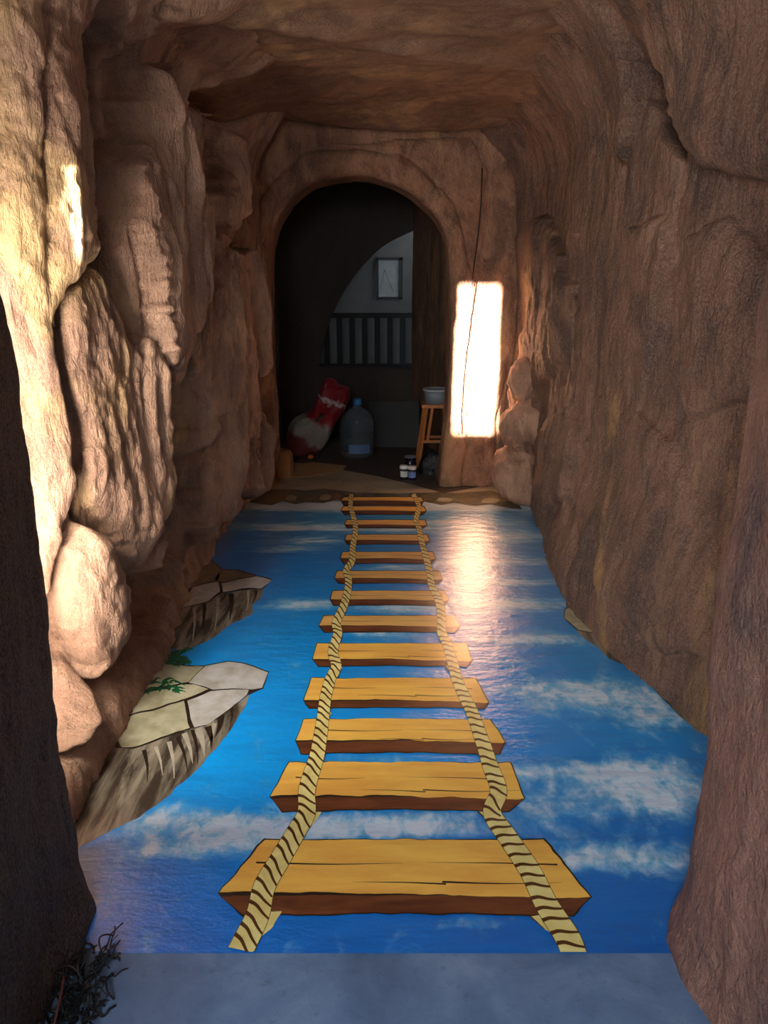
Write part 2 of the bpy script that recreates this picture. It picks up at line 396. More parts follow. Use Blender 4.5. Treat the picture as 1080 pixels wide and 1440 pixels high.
BL = [
 ([(340,320),(365,280),(395,240),(430,215),(500,205),(560,215),(600,240),(640,290),(660,350),(672,420),(664,560),(650,690),(600,690),(600,400),(480,240),(386,300),(384,400),(384,700),(345,700),(352,600),(338,560),(348,480),(338,400)], 22, .05, .0),
 ([(690,240),(715,220),(735,300),(738,400),(730,470),(706,560),(694,680),(668,690),(690,560),(695,400)], 24, .06),
 ([(430,200),(660,190),(690,240),(670,330),(640,280),(590,230),(500,205)], 22, .03),
]
hb = lobes(ub, vb, BL) + .03*fbm(RX*2, RZ*1.6, RX*0+5, 3)+.016*ridged(RX*6, RZ*4, RX*0+2, 3)+.008*fbm(RX*25, RZ*22, RX*0, 3)
dist_e = np.hypot(RX-AR[None, :, 0], RZ-AR[None, :, 1])
hb -= .07*(1-np.sqrt(1-(1-np.clip(dist_e/.09, 0, 1))**2))*1.0
edge_h = hb[0]
RY = BY-hb
front = np.stack([RX, RY, RZ], -1)[::-1]
# reveal, slightly shrinking inward after the rounding
rv = np.linspace(.01, 1, 40)
cxa = -.2
dirx = np.sign(AR[:, 0]-cxa)
RVx = AR[None, :, 0]+.012*fbm(AR[None, :, 0]*4, rv[:, None]*3, AR[None, :, 1]*4, 3); RVz = AR[None, :, 1]+0*rv[:, None]
RVy = (BY-edge_h)[None, :]+rv[:, None]*.30
P = np.vstack([front, np.stack([RVx, RVy, RVz], -1)])
tag(link('wall_back', grid_mesh('wall_back', P), ROCK_B, smooth=True), kind='structure')

# ------------------------------------------------------------------ boulders sculpted on the walls
def boulder(name, c, rx, ry, rz, mat, parent, rot=0, seed=0, label=None):
    bm = bmesh.new(); bmesh.ops.create_icosphere(bm, subdivisions=5, radius=1)
    co = np.array([v.co[:] for v in bm.verts])
    d = 1+.30*fbm(co[:, 0]*1.6+seed, co[:, 1]*1.6, co[:, 2]*1.6, 3)+.07*ridged(co[:, 0]*4+seed, co[:, 1]*4, co[:, 2]*3, 3)
    co = co*d[:, None]
    R = Matrix.Rotation(rot, 3, 'Y')
    for v, k in zip(bm.verts, co): v.co = Vector(c)+R @ Vector((k[0]*rx, k[1]*ry, k[2]*rz))
    o = bm_obj(name, bm, mat, parent, True)
    if label: o['label'] = label
    return o
wr = bpy.data.objects['wall_right']; wl = bpy.data.objects['wall_left']
p = on_y(730, 664, 5.62); boulder('boulder', p, .19, .20, .24, ROCK_BD, wr, -.25, 1.0, 'rounded boulder at the foot of the wall beside the archway')
p = on_y(738, 596, 5.66); boulder('boulder', p, .17, .18, .21, ROCK_BD, wr, .1, 4.0, 'middle rounded boulder beside the archway')
p = on_y(740, 533, 5.66); boulder('boulder', p, .13, .15, .17, ROCK_BD, wr, .05, 7.0, 'upper small rounded boulder beside the archway')

# ------------------------------------------------------------------ floors
def concrete(name, col, rough=.55, sc_=1.0, var=.3, bump=.25, spots=(60, 60, 70)):
    M = MT(name)
    a = s2l(col); b = tuple(x*(1-var) for x in a[:3])+(1,)
    n1 = M.noise(3.2*sc_, 7, .65, None, .5)
    c = M.mix(M.ramp(n1, [(.35, (0, 0, 0)), (.65, (255, 255, 255))]), a, b)
    n2 = M.noise(26, 6, .7)
    c = M.mix(M.math('MULTIPLY', M.ramp(n2, [(.60, (0, 0, 0)), (.72, (255, 255, 255))]), .55), c, s2l(spots))
    nrm = M.bump(n2, bump, .004); nrm = M.bump(M.noise(6, 4), .4, .01, nrm)
    return M.out(c, rough, nrm)
FL = MT('floor_concrete')
# near strip: grey trowelled concrete with the blue skylight put into its colour, strip by the arch is pale tan concrete
g = FL.N.new('ShaderNodeNewGeometry'); sx = FL.N.new('ShaderNodeSeparateXYZ'); FL.l(g.outputs['Position'], sx.inputs[0])
far = FL.math('GREATER_THAN', sx.outputs['Y'], 4.5)
n1 = FL.noise(4, 7, .65, None, .6)
near_c = FL.ramp(n1, [(.3, (76, 98, 130)), (.5, (96, 120, 154)), (.68, (116, 138, 168))])
far_c = FL.ramp(n1, [(.3, (146, 134, 108)), (.55, (178, 164, 134)), (.7, (190, 176, 148))])
c = FL.mix(far, near_c, far_c)
n2 = FL.noise(30, 6, .7)
c = FL.mix(FL.math('MULTIPLY', FL.ramp(n2, [(.58, (0, 0, 0)), (.70, (255, 255, 255))]), .5), c, s2l((70, 72, 84)))
nrm = FL.bump(n2, .3, .004); nrm = FL.bump(FL.noise(5, 5), .5, .012, nrm)
FLOOR = FL.out(c, .55, nrm)
Xf, Yf = np.meshgrid(np.linspace(-2.4, 2.4, 60), np.linspace(-2.2, 10, 120))
tag(link('floor', grid_mesh('floor', np.stack([Xf, Yf, Xf*0], -1)), FLOOR, smooth=True), kind='structure')
# dark floor of the room beyond the arch
pts = [on_floor(*p) for p in [(372,640),(402,648),(440,655),(480,661),(530,670),(580,682),(624,694)]]
bm = bmesh.new()
poly = [(p[0], p[1]) for p in pts]+[(1.6, 6.6), (2.3, 6.7), (2.3, 9.9), (-2.3, 9.9), (-2.3, 6.9)]
bm.faces.new([bm.verts.new((x, y, .003)) for x, y in poly])
tag(bm_obj('floor_beyond', bm, concrete('dark_floor', (84, 68, 58), .7, 1.5)), kind='structure')

# ------------------------------------------------------------------ floor mural
MUR = empty('floor_mural', (0, 1.47, 0), 'glossy painted floor mural of a rope bridge over blue sky between the rock walls', 'floor painting')
OFF = Vector(MUR.location)
def paint_mat(name, col, var=.25, rough=.33, ns=30, col2=None, stretch=(1, 1, 1), lo=.35, hi=.65):
    M = MT(name)
    a = s2l(col); b = s2l(col2) if col2 else tuple(x*(1-var) for x in a[:3])+(1,)
    c = M.mix(M.ramp(M.noise(ns, 5, .6, M.coord(stretch), .4), [(lo, (0, 0, 0)), (hi, (255, 255, 255))]), a, b)
    nrm = M.bump(M.noise(55, 5, .65), .22, .004)
    M.out(c, rough, nrm, Coat_Weight=.0 if rough > .5 else .9, Coat_Roughness=.2)
    return M.m
def resample(pts, step, wob=0, closed=True, seed=0):
    out = []; n = len(pts)
    for i in range(n if closed else n-1):
        a = pts[i]; b = pts[(i+1) % n]; L = math.hypot(b[0]-a[0], b[1]-a[1]); k = max(1, int(L/step))
        for j in range(k):
            t = j/k; out.append((a[0]+(b[0]-a[0])*t, a[1]+(b[1]-a[1])*t))
    if not closed: out.append(pts[-1])
    if wob:
        A = np.array(out); 
        A[:, 0] += wob*fbm(A[:, 0]/22+seed, A[:, 1]/14, A[:, 0]*0+seed, 2); A[:, 1] += wob*fbm(A[:, 0]/22, A[:, 1]/14+seed, A[:, 0]*0+seed+5, 2)
        out = [tuple(x) for x in A]
    return out
def flat(bm, pts, z, mi=0):
    """traced outline, in photo pixels, laid on the floor as a coat of paint"""
    vs = []
    for p in pts:
        q = on_floor(p[0], min(p[1], 1341)); vs.append(bm.verts.new((q[0]-OFF.x, q[1]-OFF.y, z)))
    f = bm.faces.new(vs); f.material_index = mi
    f.normal_update()
    if f.normal.z < 0: f.normal_flip()
def finish(name, bm, mats, parent, label=None):
    me = bpy.data.meshes.new(name); bm.to_mesh(me); bm.free()
    o = link(name, me, mats, parent)
    if label: o['label'] = label
    return o
def stroke(bm, pts, w0, w1, z, mi, step=6):
    pts = catmull(pts, 6); n = len(pts); Lft = []; Rgt = []
    for i, p in enumerate(pts):
        a = pts[max(i-1, 0)]; b = pts[min(i+1, n-1)]; t = (b-a)/(np.hypot(*(b-a))+1e-9); nn = np.array([-t[1], t[0]])
        k = i/(n-1); w = (w0*(1-k)+w1*k)/2
        Lft.append(tuple(p+nn*w)); Rgt.append(tuple(p-nn*w))
    for i in range(n-1):
        flat(bm, [Lft[i], Lft[i+1], Rgt[i+1], Rgt[i]], z, mi)

# sky
sky_y0 = on_floor(540, 1341)[1]; sky_y1 = on_floor(540, 699)[1]
Xs, Ys = np.meshgrid(np.linspace(-1.28, 1.28, 110), np.linspace(sky_y0, sky_y1, 260))
u, v = project(Xs, Ys, Xs*0)
stops = [(700,(60,130,170),(90,150,180)),(722,(40,120,175),(70,140,185)),(760,(35,100,170),(60,125,175)),(800,(30,105,180),(45,125,185)),(860,(15,118,190),(35,125,190)),(930,(0,125,200),(15,120,185)),(1010,(0,135,210),(10,120,190)),(1100,(0,140,215),(0,108,180)),(1180,(0,125,208),(0,98,175)),(1260,(0,108,195),(0,92,172)),(1340,(0,98,182),(0,84,162))]
ky = [s_[0] for s_ in stops]
fx = np.clip((u-250)/650, 0, 1)  # near blues darker on the right: dimmer light there put into the colour
stops = [(y_, tuple(min(255, q*g_+b_) for q, g_, b_ in zip(a_, (1.05, 1.13, 1.12), (2, 4, 4))), tuple(min(255, q*g_+b_) for q, g_, b_ in zip(c_, (1.05, 1.12, 1.08), (2, 4, 4)))) for y_, a_, c_ in stops]
rgb = []
for ch in range(3):
    a = np.interp(v, ky, [s_[1][ch] for s_ in stops]); b = np.interp(v, ky, [s_[2][ch] for s_ in stops])
    cc = (a*(1-fx)+b*fx)/255; rgb.append(np.where(cc <= .04045, cc/12.92, ((cc+.055)/1.055)**2.4))
cl = np.full(u.shape, -.18)
for (cx, cy, rx, ry, w) in [(560,711,300,9,1.5),(420,742,90,7,.75),(440,760,60,5,.5),(400,772,50,6,.45),(640,735,90,7,.6),(700,756,70,9,.75),(690,790,90,8,.7),(720,820,80,7,.55),(700,850,110,11,.7),(750,900,110,9,.55),(560,745,60,6,.5),
    (560,800,40,7,.4),(430,850,55,8,.6),(560,855,60,8,.4),(540,890,60,7,.4),(780,970,110,15,.75),(880,985,110,22,.85),(930,1010,60,18,.8),(700,930,50,9,.45),
    (900,1110,80,34,1.0),(830,1085,100,16,.75),(950,1130,50,30,.7),(770,1130,80,26,.75),(860,1200,100,20,.8),(790,1215,60,14,.6),(920,1215,70,14,.6),
    (330,1165,120,20,.85),(240,1150,70,18,.75),(290,1190,120,16,.7),(230,1200,60,16,.5),(470,1160,120,18,.85),(600,1158,100,16,.75),(400,1190,80,10,.5),(540,1172,200,8,.5),
    (620,1300,70,7,.5),(540,1068,120,5,.4),(200,1265,120,5,.4),(700,1090,60,10,.5),(600,945,60,6,.3)]:
    cl += (w*1.1+(.55 if cy < 930 else .05))*np.exp(-((u-cx)/rx)**2-((v-cy)/ry)**2)
me = grid_mesh('sky_painting', np.stack([Xs, Ys-OFF.y, Xs*0+.0012], -1))
ca = me.attributes.new('tone', 'FLOAT_COLOR', 'POINT'); ca.data.foreach_set('color', np.stack([*rgb, np.ones_like(u)], -1).ravel().astype(np.float32))
cb = me.attributes.new('cloud', 'FLOAT', 'POINT'); cb.data.foreach_set('value', cl.ravel().astype(np.float32))
S = MT('painted_sky')
at = S.n('ShaderNodeAttribute', attribute_name='tone'); ac = S.n('ShaderNodeAttribute', attribute_name='cloud')
vec = S.coord((1, .75, 1))
vf = S.coord((.55, 2.2, 1))
gy = S.N.new('ShaderNodeNewGeometry'); sy = S.N.new('ShaderNodeSeparateXYZ'); S.l(gy.outputs['Position'], sy.inputs[0])
fk = S.math('MULTIPLY', S.math('SUBTRACT', sy.outputs['Y'], 3.0), .8, clamp=True)
def mixv(a, b): return S.math('ADD', S.math('MULTIPLY', a, S.math('SUBTRACT', 1.0, fk)), S.math('MULTIPLY', b, fk))
nz = mixv(S.noise(7.5, 9, .62, vec, .7), S.noise(6, 9, .62, vf, .4)); nz2 = mixv(S.noise(22, 6, .65, vec, .4), S.noise(16, 6, .65, vf, .3))
tot = S.math('ADD', S.math('ADD', ac.outputs['Fac'], S.math('MULTIPLY', S.math('SUBTRACT', nz, .5), 2.6)), S.math('MULTIPLY', S.math('SUBTRACT', nz2, .5), .8))
mask = S.ramp(tot, [(.0, (0, 0, 0)), (.30, (130, 130, 130)), (1.0, (225, 225, 225))])
ccol = S.ramp(S.math('ADD', nz2, S.math('MULTIPLY', S.math('SUBTRACT', tot, .5), .35)), [(.3, (80, 180, 220)), (.5, (150, 212, 228)), (.75, (232, 242, 242))])
c = S.mix(mask, at.outputs['Color'], ccol)
fine = S.noise(3.5, 5, .6, S.coord((1, 4, 1)), .3)
c = S.mix(S.math('MULTIPLY', S.ramp(fine, [(.45, (0, 0, 0)), (.7, (255, 255, 255))]), .25), c, s2l((0, 70, 150)))
nrm = S.bump(S.noise(48, 5, .65), .28, .004); nrm = S.bump(S.noise(8, 4, .6, S.coord((1, 2.2, 1))), .40, .014, nrm)
SKYM = S.out(c, .30, nrm, Specular_IOR_Level=.5, Coat_Weight=1.0, Coat_Roughness=.25)
for lk in list(S.b.inputs['Normal'].links): S.l(lk.from_socket, S.b.inputs['Coat Normal'])
link('sky_painting', me, SKYM, MUR)

STONE = paint_mat('painted_flagstone', (186, 180, 152), ns=9, col2=(150, 144, 112))
STONEG = paint_mat('painted_grey_flagstone', (196, 194, 190), ns=9, col2=(160, 154, 138))
STONEB = paint_mat('painted_brown_stone', (128, 108, 78), ns=9, col2=(96, 84, 64))
FACE = paint_mat('painted_cliff_face', (146, 136, 118), ns=14, col2=(58, 50, 40), stretch=(1.6, .25, 1), lo=.38, hi=.60)
LINE = paint_mat('painted_dark_outline', (44, 34, 24), ns=20)
GREEN = paint_mat('painted_leaf_green', (20, 110, 62), ns=20, col2=(10, 70, 44))
PEDGE = paint_mat('painted_ledge_underside_light', (176, 166, 148), ns=20)
OLIVE = paint_mat('painted_olive_rock', (120, 114, 84), ns=12, col2=(62, 60, 46))
def c5(L): return [(160+x/4.233, 760+y/4.233) for x, y in L]
def c4(L): return [(x/2.0875, 750+y/2.0875) for x, y in L]
def c6(L): return [(680+x/2.618, 500+y/2.618) for x, y in L]
# large ledge
face = c5([(-60,1180),(50,1240),(120,1245),(460,1115),(560,1105),(815,920),(780,1000),(700,1130),(620,1220),(540,1310)])+c4([(600,670),(540,730),(470,790),(410,830),(350,860),(280,900),(215,928),(120,960),(60,900)])
bm = bmesh.new(); flat(bm, resample(face, 8, 3), .0020)
for (x0, y0, x1, y1, w) in [(420,1150,470,1330,6),(500,1120,540,1290,9),(330,1200,360,1420,5),(250,1230,290,1400,4),(600,1090,560,1230,4)]:
    a = c5([(x0, y0), ((x0+x1)/2+8, (y0+y1)/2), (x1, y1)]); stroke(bm, a, w*1.4, 1.0, .0022, 1)
for (x0, y0, x1, y1, w) in [(380,1170,440,1380,5),(470,1130,500,1340,5),(560,1110,580,1250,8),(180,1250,200,1440,5),(640,1040,600,1180,9),(700,1000,690,1100,5)]:
    a = c5([(x0, y0), ((x0+x1)/2+10, (y0+y1)/2), (x1, y1)]); stroke(bm, a, w*1.3, .8, .0022, 2)
LEDGE = finish('rock_ledge', bm, [FACE, PEDGE, LINE], MUR, 'large painted rock ledge of cracked flagstones, nearest on the left')
def flags(parent, defs):
    for poly, mat in defs:
        bm = bmesh.new(); P = resample(poly, 5, 1.6)
        cx = sum(p[0] for p in P)/len(P); cy = sum(p[1] for p in P)/len(P)
        flat(bm, [(cx+(x-cx)*1.0+np.sign(x-cx)*1.2, cy+(y-cy)+np.sign(y-cy)*1.2) for x, y in P], .0024, 1)
        flat(bm, P, .0027, 0)
        finish('flagstone', bm, [mat, LINE], parent)
flags(LEDGE, [
 (c5([(450,850),(545,752),(680,725),(760,735),(920,785),(885,880),(825,890),(700,882),(590,890)]), STONEG),
 (c5([(440,960),(580,900),(700,888),(805,892),(795,925),(560,1105),(480,1115),(455,1070)]), STONEG),
 (c5([(30,1070),(60,1062),(420,960),(438,1090),(450,1115),(120,1235),(50,1240),(20,1180)]), STONE),
 (c5([(110,935),(400,862),(480,862),(565,890),(420,948),(60,1050),(20,1060)]), STONE),
 (c5([(270,725),(400,745),(535,755),(450,845),(180,890),(100,930),(160,830)]), STONE)])
def underline(parent, poly):
    bm = bmesh.new(); flat(bm, resample(poly, 6, 1), .00225); finish('painted_joints', bm, LINE, parent, 'dark painted joint lines')
underline(LEDGE, c5([(20,1060),(160,830),(270,725),(545,752),(680,725),(920,785),(885,885),(800,925),(560,1105),(480,1115),(120,1245),(10,1240)]))
def tuft(parent, base, seed, n=60):
    rnd = random.Random(seed); bm = bmesh.new()
    for i in range(n):
        x0, y0, x1, y1 = base; x = rnd.uniform(x0, x1); y = rnd.uniform(y0, y1)
        L = rnd.uniform(8, 20); a = rnd.uniform(-.5, .7)
        stroke(bm, [(x, y), (x+L*.5*math.cos(a), y-L*.5*math.sin(a)-1), (x+L*math.cos(a), y-L*math.sin(a)*.7+1.5)], rnd.uniform(3, 5), .6, .0031+i*.00001, 0)
    finish('painted_grass', bm, GREEN, parent)
tuft(LEDGE, (232, 918, 258, 936), 1, 40)
tuft(LEDGE, (200, 958, 248, 974), 2, 26)
# upper ledge
face = c5([(330,640),(300,560),(400,405),(640,315),(900,285),(870,345),(825,380),(830,430),(700,500),(620,560),(560,600),(430,660)])
bm = bmesh.new(); flat(bm, resample(face, 6, 2), .0020)
for (x0, y0, x1, y1, w) in [(480,400,470,600,5),(620,340,600,540,5),(800,300,790,420,4)]:
    stroke(bm, c5([(x0, y0), ((x0+x1)/2+6, (y0+y1)/2), (x1, y1)]), w, .8, .0022, 1)
for (x0, y0, x1, y1, w) in [(540,380,520,560,6),(700,320,690,480,8),(850,300,820,380,5)]:
    stroke(bm, c5([(x0, y0), ((x0+x1)/2+6, (y0+y1)/2), (x1, y1)]), w, .8, .0022, 2)
LEDGE2 = finish('rock_ledge', bm, [FACE, PEDGE, LINE], MUR, 'smaller painted rock ledge, farther along the left side')
flags(LEDGE2, [
 (c5([(640,260),(700,245),(850,212),(940,240),(880,285),(760,290),(650,310)]), STONEG),
 (c5([(395,408),(430,340),(470,278),(620,245),(632,308),(560,365),(440,398)]), STONEG),
 (c5([(640,180),(740,180),(845,208),(700,240),(640,250),(600,230)]), STONEB),
 (c5([(430,300),(480,180),(560,105),(640,180),(620,240),(480,272)]), STONEB)])
underline(LEDGE2, c5([(395,408),(480,180),(560,105),(640,180),(740,178),(845,208),(940,240),(880,288),(650,312),(560,368)]))
# right-hand ledges
bm = bmesh.new(); flat(bm, resample(c6([(228,740),(300,725),(420,760),(480,880),(400,920),(330,890),(280,840),(240,790)]), 5, 2), .0020)
stroke(bm, c6([(240,765), (310, 760), (380, 775)]), 1.5, .6, .0023, 1)
finish('rock_ledge', bm, [STONEB, LINE], MUR, 'small brown painted ledge on the right side')
bm = bmesh.new(); flat(bm, resample(c6([(340,1012),(450,1020),(520,1040),(640,1180),(760,1290),(800,1400),(700,1310),(590,1190),(460,1112)]), 5, 2), .0020)
l3 = finish('rock_ledge', bm, [FACE], MUR, 'painted ledge with a grey-green stone on the right side')
flags(l3, [(c6([(295,965),(300,935),(345,905),(450,950),(480,1000),(440,1025),(350,1010)]), STONE)])
# far cliff edge
edge = [(345,706),(352,690),(380,689),(400,687),(430,690),(455,687),(480,690),(500,693),(560,694),(600,693),(650,693),(690,690),(722,700),(735,716),(715,714),(690,710),(670,712),(640,708),(620,711),(597,706),(560,703),(520,702),(492,705),(470,704),(455,708),(430,706),(415,709),(398,705),(380,711)]
bm = bmesh.new(); flat(bm, resample(edge, 4, 1.2), .0020)
CL = finish('cliff_edge', bm, OLIVE, MUR, 'painted olive cliff edge in front of the archway')
for i, (x, y, w, h) in enumerate([(392,699,9,7),(410,700,8,6),(437,698,12,7),(458,699,9,6),(474,698,7,5),(625,703,12,4),(655,703,14,4),(690,704,14,5)]):
    bm = bmesh.new(); flat(bm, resample([(x-w, y+h*.5), (x-w*.6, y-h*.6), (x+w*.3, y-h*.7), (x+w, y-h*.1), (x+w*.6, y+h*.7), (x-w*.3, y+h*.8)], 3, 1), .0024)
    finish('painted_stone', bm, STONE if i % 2 else STONEB, CL)
# planks: top y, top x0 x1, tip y, tip x0 x1, bottom y, bottom x0 x1
YEL = paint_mat('painted_plank_yellow', (252, 200, 92), ns=5, col2=(234, 170, 76), stretch=(.6, 3, 1))
YEL2 = paint_mat('painted_plank_ochre', (238, 190, 108), ns=5, col2=(216, 160, 88), stretch=(.6, 3, 1))
EDG = paint_mat('painted_plank_edge_brown', (122, 70, 40), ns=8, col2=(84, 44, 26), stretch=(.6, 3, 1))
PK = [(1183,372,764,1262,308,831,1288,343,805),(1074,406,716,1124,380,738,1142,398,714),(1013,427,689,1045,417,710,1061,424,702),(955,438,668,988,428,687,997,436,680),
 (906,446,655,930,440,663,938,448,656),(867,456,638,882,449,646,890,457,638),(832,468,624,845,465,630,852,470,624),(804,474,617,815,471,622,821,477,615),(777,482,608,787,479,612,793,484,606),
 (753,488,600,761,485,604,766,489,599),(732,488,597,739,485,600,743,489,595),(713,483,596,719,480,599,724,485,594),(700,484,592,705,480,595,711,484,592)]
for i, (yt, xt0, xt1, ym, xm0, xm1, yb, xb0, xb1) in enumerate(PK):
    hgt = yb-yt; wob = min(3, hgt*.05); sd = i*3.1
    ed = max(1.0, hgt*.018)
    top = [(xt0, yt), ((xt0+xt1)/2, yt-wob*.4), (xt1, yt), (xm1, ym), (xb1+(xm1-xb1)*.1, ym+wob), ((xm0+xm1)/2, ym-wob*1.5), (xm0, ym-hgt*.06)]
    out_ = [(xt0-ed, yt-ed), (xt1+ed, yt-ed), (xm1+ed*1.3, ym), (xb1+ed, yb+ed), ((xb0+xb1)/2, yb-wob+ed), (xb0-ed, yb+ed), (xm0-ed*1.3, ym-hgt*.05)]
    bm = bmesh.new()
    flat(bm, resample(out_, 7, wob*.7, seed=sd), .0036, 1)
    flat(bm, resample(top, 7, wob*.7, seed=sd), .0039, 0)
    W = xm1-xm0; rnd = random.Random(i)
    if i < 9:
        for k in range(2 if i < 5 else 1):
            fy = yt+hgt*(.30+.26*k); x0 = xm0+W*(.10+.5*k); x1 = x0+W*rnd.uniform(.25, .42)
            stroke(bm, [(x0, fy), ((x0+x1)/2, fy+wob*.8), (x1, fy+wob*.3)], max(.6, hgt*.026), .3, .0042, 1)
            x0 = xm1-W*(.09+.3*k); x1 = x0-W*rnd.uniform(.2, .4)
            stroke(bm, [(x0, fy+wob), ((x0+x1)/2, fy+wob*.2), (x1, fy)], max(.6, hgt*.022), .2, .0042, 1)
    pk = finish('painted_plank', bm, [YEL if i < 5 or i > 10 else YEL2, LINE], MUR)
    bm = bmesh.new()
    lo_ = [(xm0+ed, ym), ((xm0+xm1)/2, ym-wob*1.0+ed*.5), (xm1-ed, ym+ed*1.4), (xb1, yb), ((xb0+xb1)/2, yb-wob), (xb0, yb)]
    flat(bm, resample(lo_, 7, wob*.5, seed=sd), .0042, 0)
    finish('plank_edge', bm, EDG, pk, 'dark brown front edge of the painted plank')
# ropes
ROPE = paint_mat('painted_rope_cream', (240, 226, 150), ns=14, col2=(222, 200, 120))
RDK = paint_mat('painted_rope_brown', (92, 54, 20), ns=14)
left = [(337,1342),(362,1290),(372,1249),(396,1207),(417,1171),(431,1145),(432,1111),(445,1067),(450,1041),(455,1005),(458,982),(464,958),(473,938),(468,918),(475,892),(473,877),(483,854),(489,832),(490,815),(487,803),(495,790),(496,771),(500,746),(497,727),(493,713),(494,696)]
right = [(808,1348),(798,1321),(769,1275),(746,1228),(715,1181),(692,1145),(701,1114),(689,1078),(681,1052),(664,1004),(655,985),(644,960),(636,932),(629,907),(621,890),(621,868),(617,846),(607,824),(605,810),(600,788),(593,763),(589,743),(585,732),(589,713),(581,696)]
def rope(path, tails, label):
    C = catmull(path, 10)
    wid = lambda y: np.interp(y, [696, 740, 800, 900, 1000, 1100, 1200, 1345], [6, 7, 9, 13, 17, 23, 28, 36])
    # arclength
    d = [0]
    for a, b in zip(C, C[1:]): d.append(d[-1]+float(np.hypot(*(b-a))))
    bm = bmesh.new()
    for tl in tails:
        flat(bm, resample(tl, 4, 1.5), .0045, 0)
        stroke(bm, [tl[0], tl[-1]], 2.2, 1.2, .0047, 1)
    n = len(C); Lp = []; Rp = []
    for i, p in enumerate(C):
        a = C[max(i-1, 0)]; b = C[min(i+1, n-1)]; t = (b-a)/(np.hypot(*(b-a))+1e-9); nn = np.array([-t[1], t[0]])
        w = wid(p[1])/2; Lp.append((p, nn, t, w))
    for k, (wm, z, mi) in enumerate(((1.02, .0050, 1), (.98, .0053, 0))):
        for i in range(n-1):
            p, nn, t, w = Lp[i]; p2, nn2, t2, w2 = Lp[i+1]
            e = .6 if mi else 0
            flat(bm, [tuple(p+nn*(w*wm+e*.3)), tuple(p2+nn2*(w2*wm+e*.3)), tuple(p2-nn2*(w2*wm+e*.3)), tuple(p-nn*(w*wm+e*.3))], z, mi)
    # twist strokes: S-curves across the rope
    s = 0.0; D = np.array(d)
    while s < d[-1]-3:
        i = min(int(np.searchsorted(D, s)), n-1); p, nn, t, w = Lp[i]
        if p[1] > 1332: s += 3; continue
        if nn[0] < 0: nn = -nn
        up = t if t[1] < 0 else -t
        A = p-nn*w*1.0-up*w*.35*(-1); B = p+nn*w*1.0+up*w*.55*(-1)
        q = [tuple(p-nn*w+up*w*.50), tuple(p-nn*w*.35+up*w*.32), tuple(p+nn*w*.35-up*w*.22), tuple(p+nn*w-up*w*.62)]
        stroke(bm, q, w*.36, w*.16+.3, .0056, 1)
        s += w*(1.12 if p[1] > 900 else 1.25)
    return finish('painted_rope', bm, [ROPE, RDK], MUR, label)
rope(left, [[(372,1284),(396,1284),(384,1305),(352,1332),(345,1325)], [(437,1143),(452,1143),(440,1160),(425,1165)], [(447,1061),(458,1061),(448,1072),(440,1072)], [(470,938),(483,939),(474,948),(466,950)], [(460,996),(466,1004),(458,1012),(452,1010)]], 'left twisted rope')
rope(right, [[(745,1290),(766,1288),(800,1322),(792,1326),(765,1308)], [(672,1143),(690,1143),(700,1160),(690,1160)], [(671,1061),(684,1061),(690,1074),(683,1074)], [(626,938),(637,938),(642,950),(636,950)]], 'right twisted rope')

# ------------------------------------------------------------------ room beyond the arch
def plate(name, pts, y0, y1, mat, parent=None):
    bm = bmesh.new(); a = [bm.verts.new((x, y0, z)) for x, z in pts]; b = [bm.verts.new((x, y1, z)) for x, z in pts]
    bm.faces.new(a); bm.faces.new(b[::-1]); n = len(pts)
    for i in range(n): bm.faces.new((a[i], a[(i+1) % n], b[(i+1) % n], b[i]))
    return bm_obj(name, bm, mat, parent)
IY = 8.4
curve = [(584,322),(562,332),(540,344),(522,360),(504,380),(486,405),(472,430),(462,455),(454,485),(447,516)]
cz = [on_y(px, py, IY) for px, py in curve]
cz = [(q[0], q[2]) for q in catmull([(a[0], 0, a[2]) for a in cz], 5)]
xr = cz[0][0]
# rocky partition with a curved opening
pts = [(-2.3, 0), (xr+.0, 0), (xr, cz[-1][1])]+cz[::-1]+[(xr, 3.3), (-2.3, 3.3)]
pts = [(-2.3, 0), (xr, 0), (xr, cz[-1][1]-.02)]+cz[::-1][:-1]+[(xr, cz[0][1]), (xr, 3.3), (-2.3, 3.3)]
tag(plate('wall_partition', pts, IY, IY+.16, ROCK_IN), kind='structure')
# rock folds standing on the partition (real depth)
Zp, Xp = np.meshgrid(np.linspace(0, 3.2, 160), np.linspace(-2.2, -1.0, 60), indexing='ij')
# left wall of the room
q = np.linspace(6.42, 8.5, 160); Zq, Yq = np.meshgrid(np.linspace(-.02, 3.2, 180), q, indexing='ij')
Xq = -1.02-.25*np.clip((Yq-6.6)/2, 0, 1)+.10*ridged(Yq*2.2, Zq*.6, Yq*0+3, 3)+.03*fbm(Yq*8, Zq*4, Yq*0, 3)
tag(link('wall_inner_left', grid_mesh('wall_inner_left', np.stack([Xq, Yq, Zq], -1)), ROCK_IN, smooth=True), kind='structure')
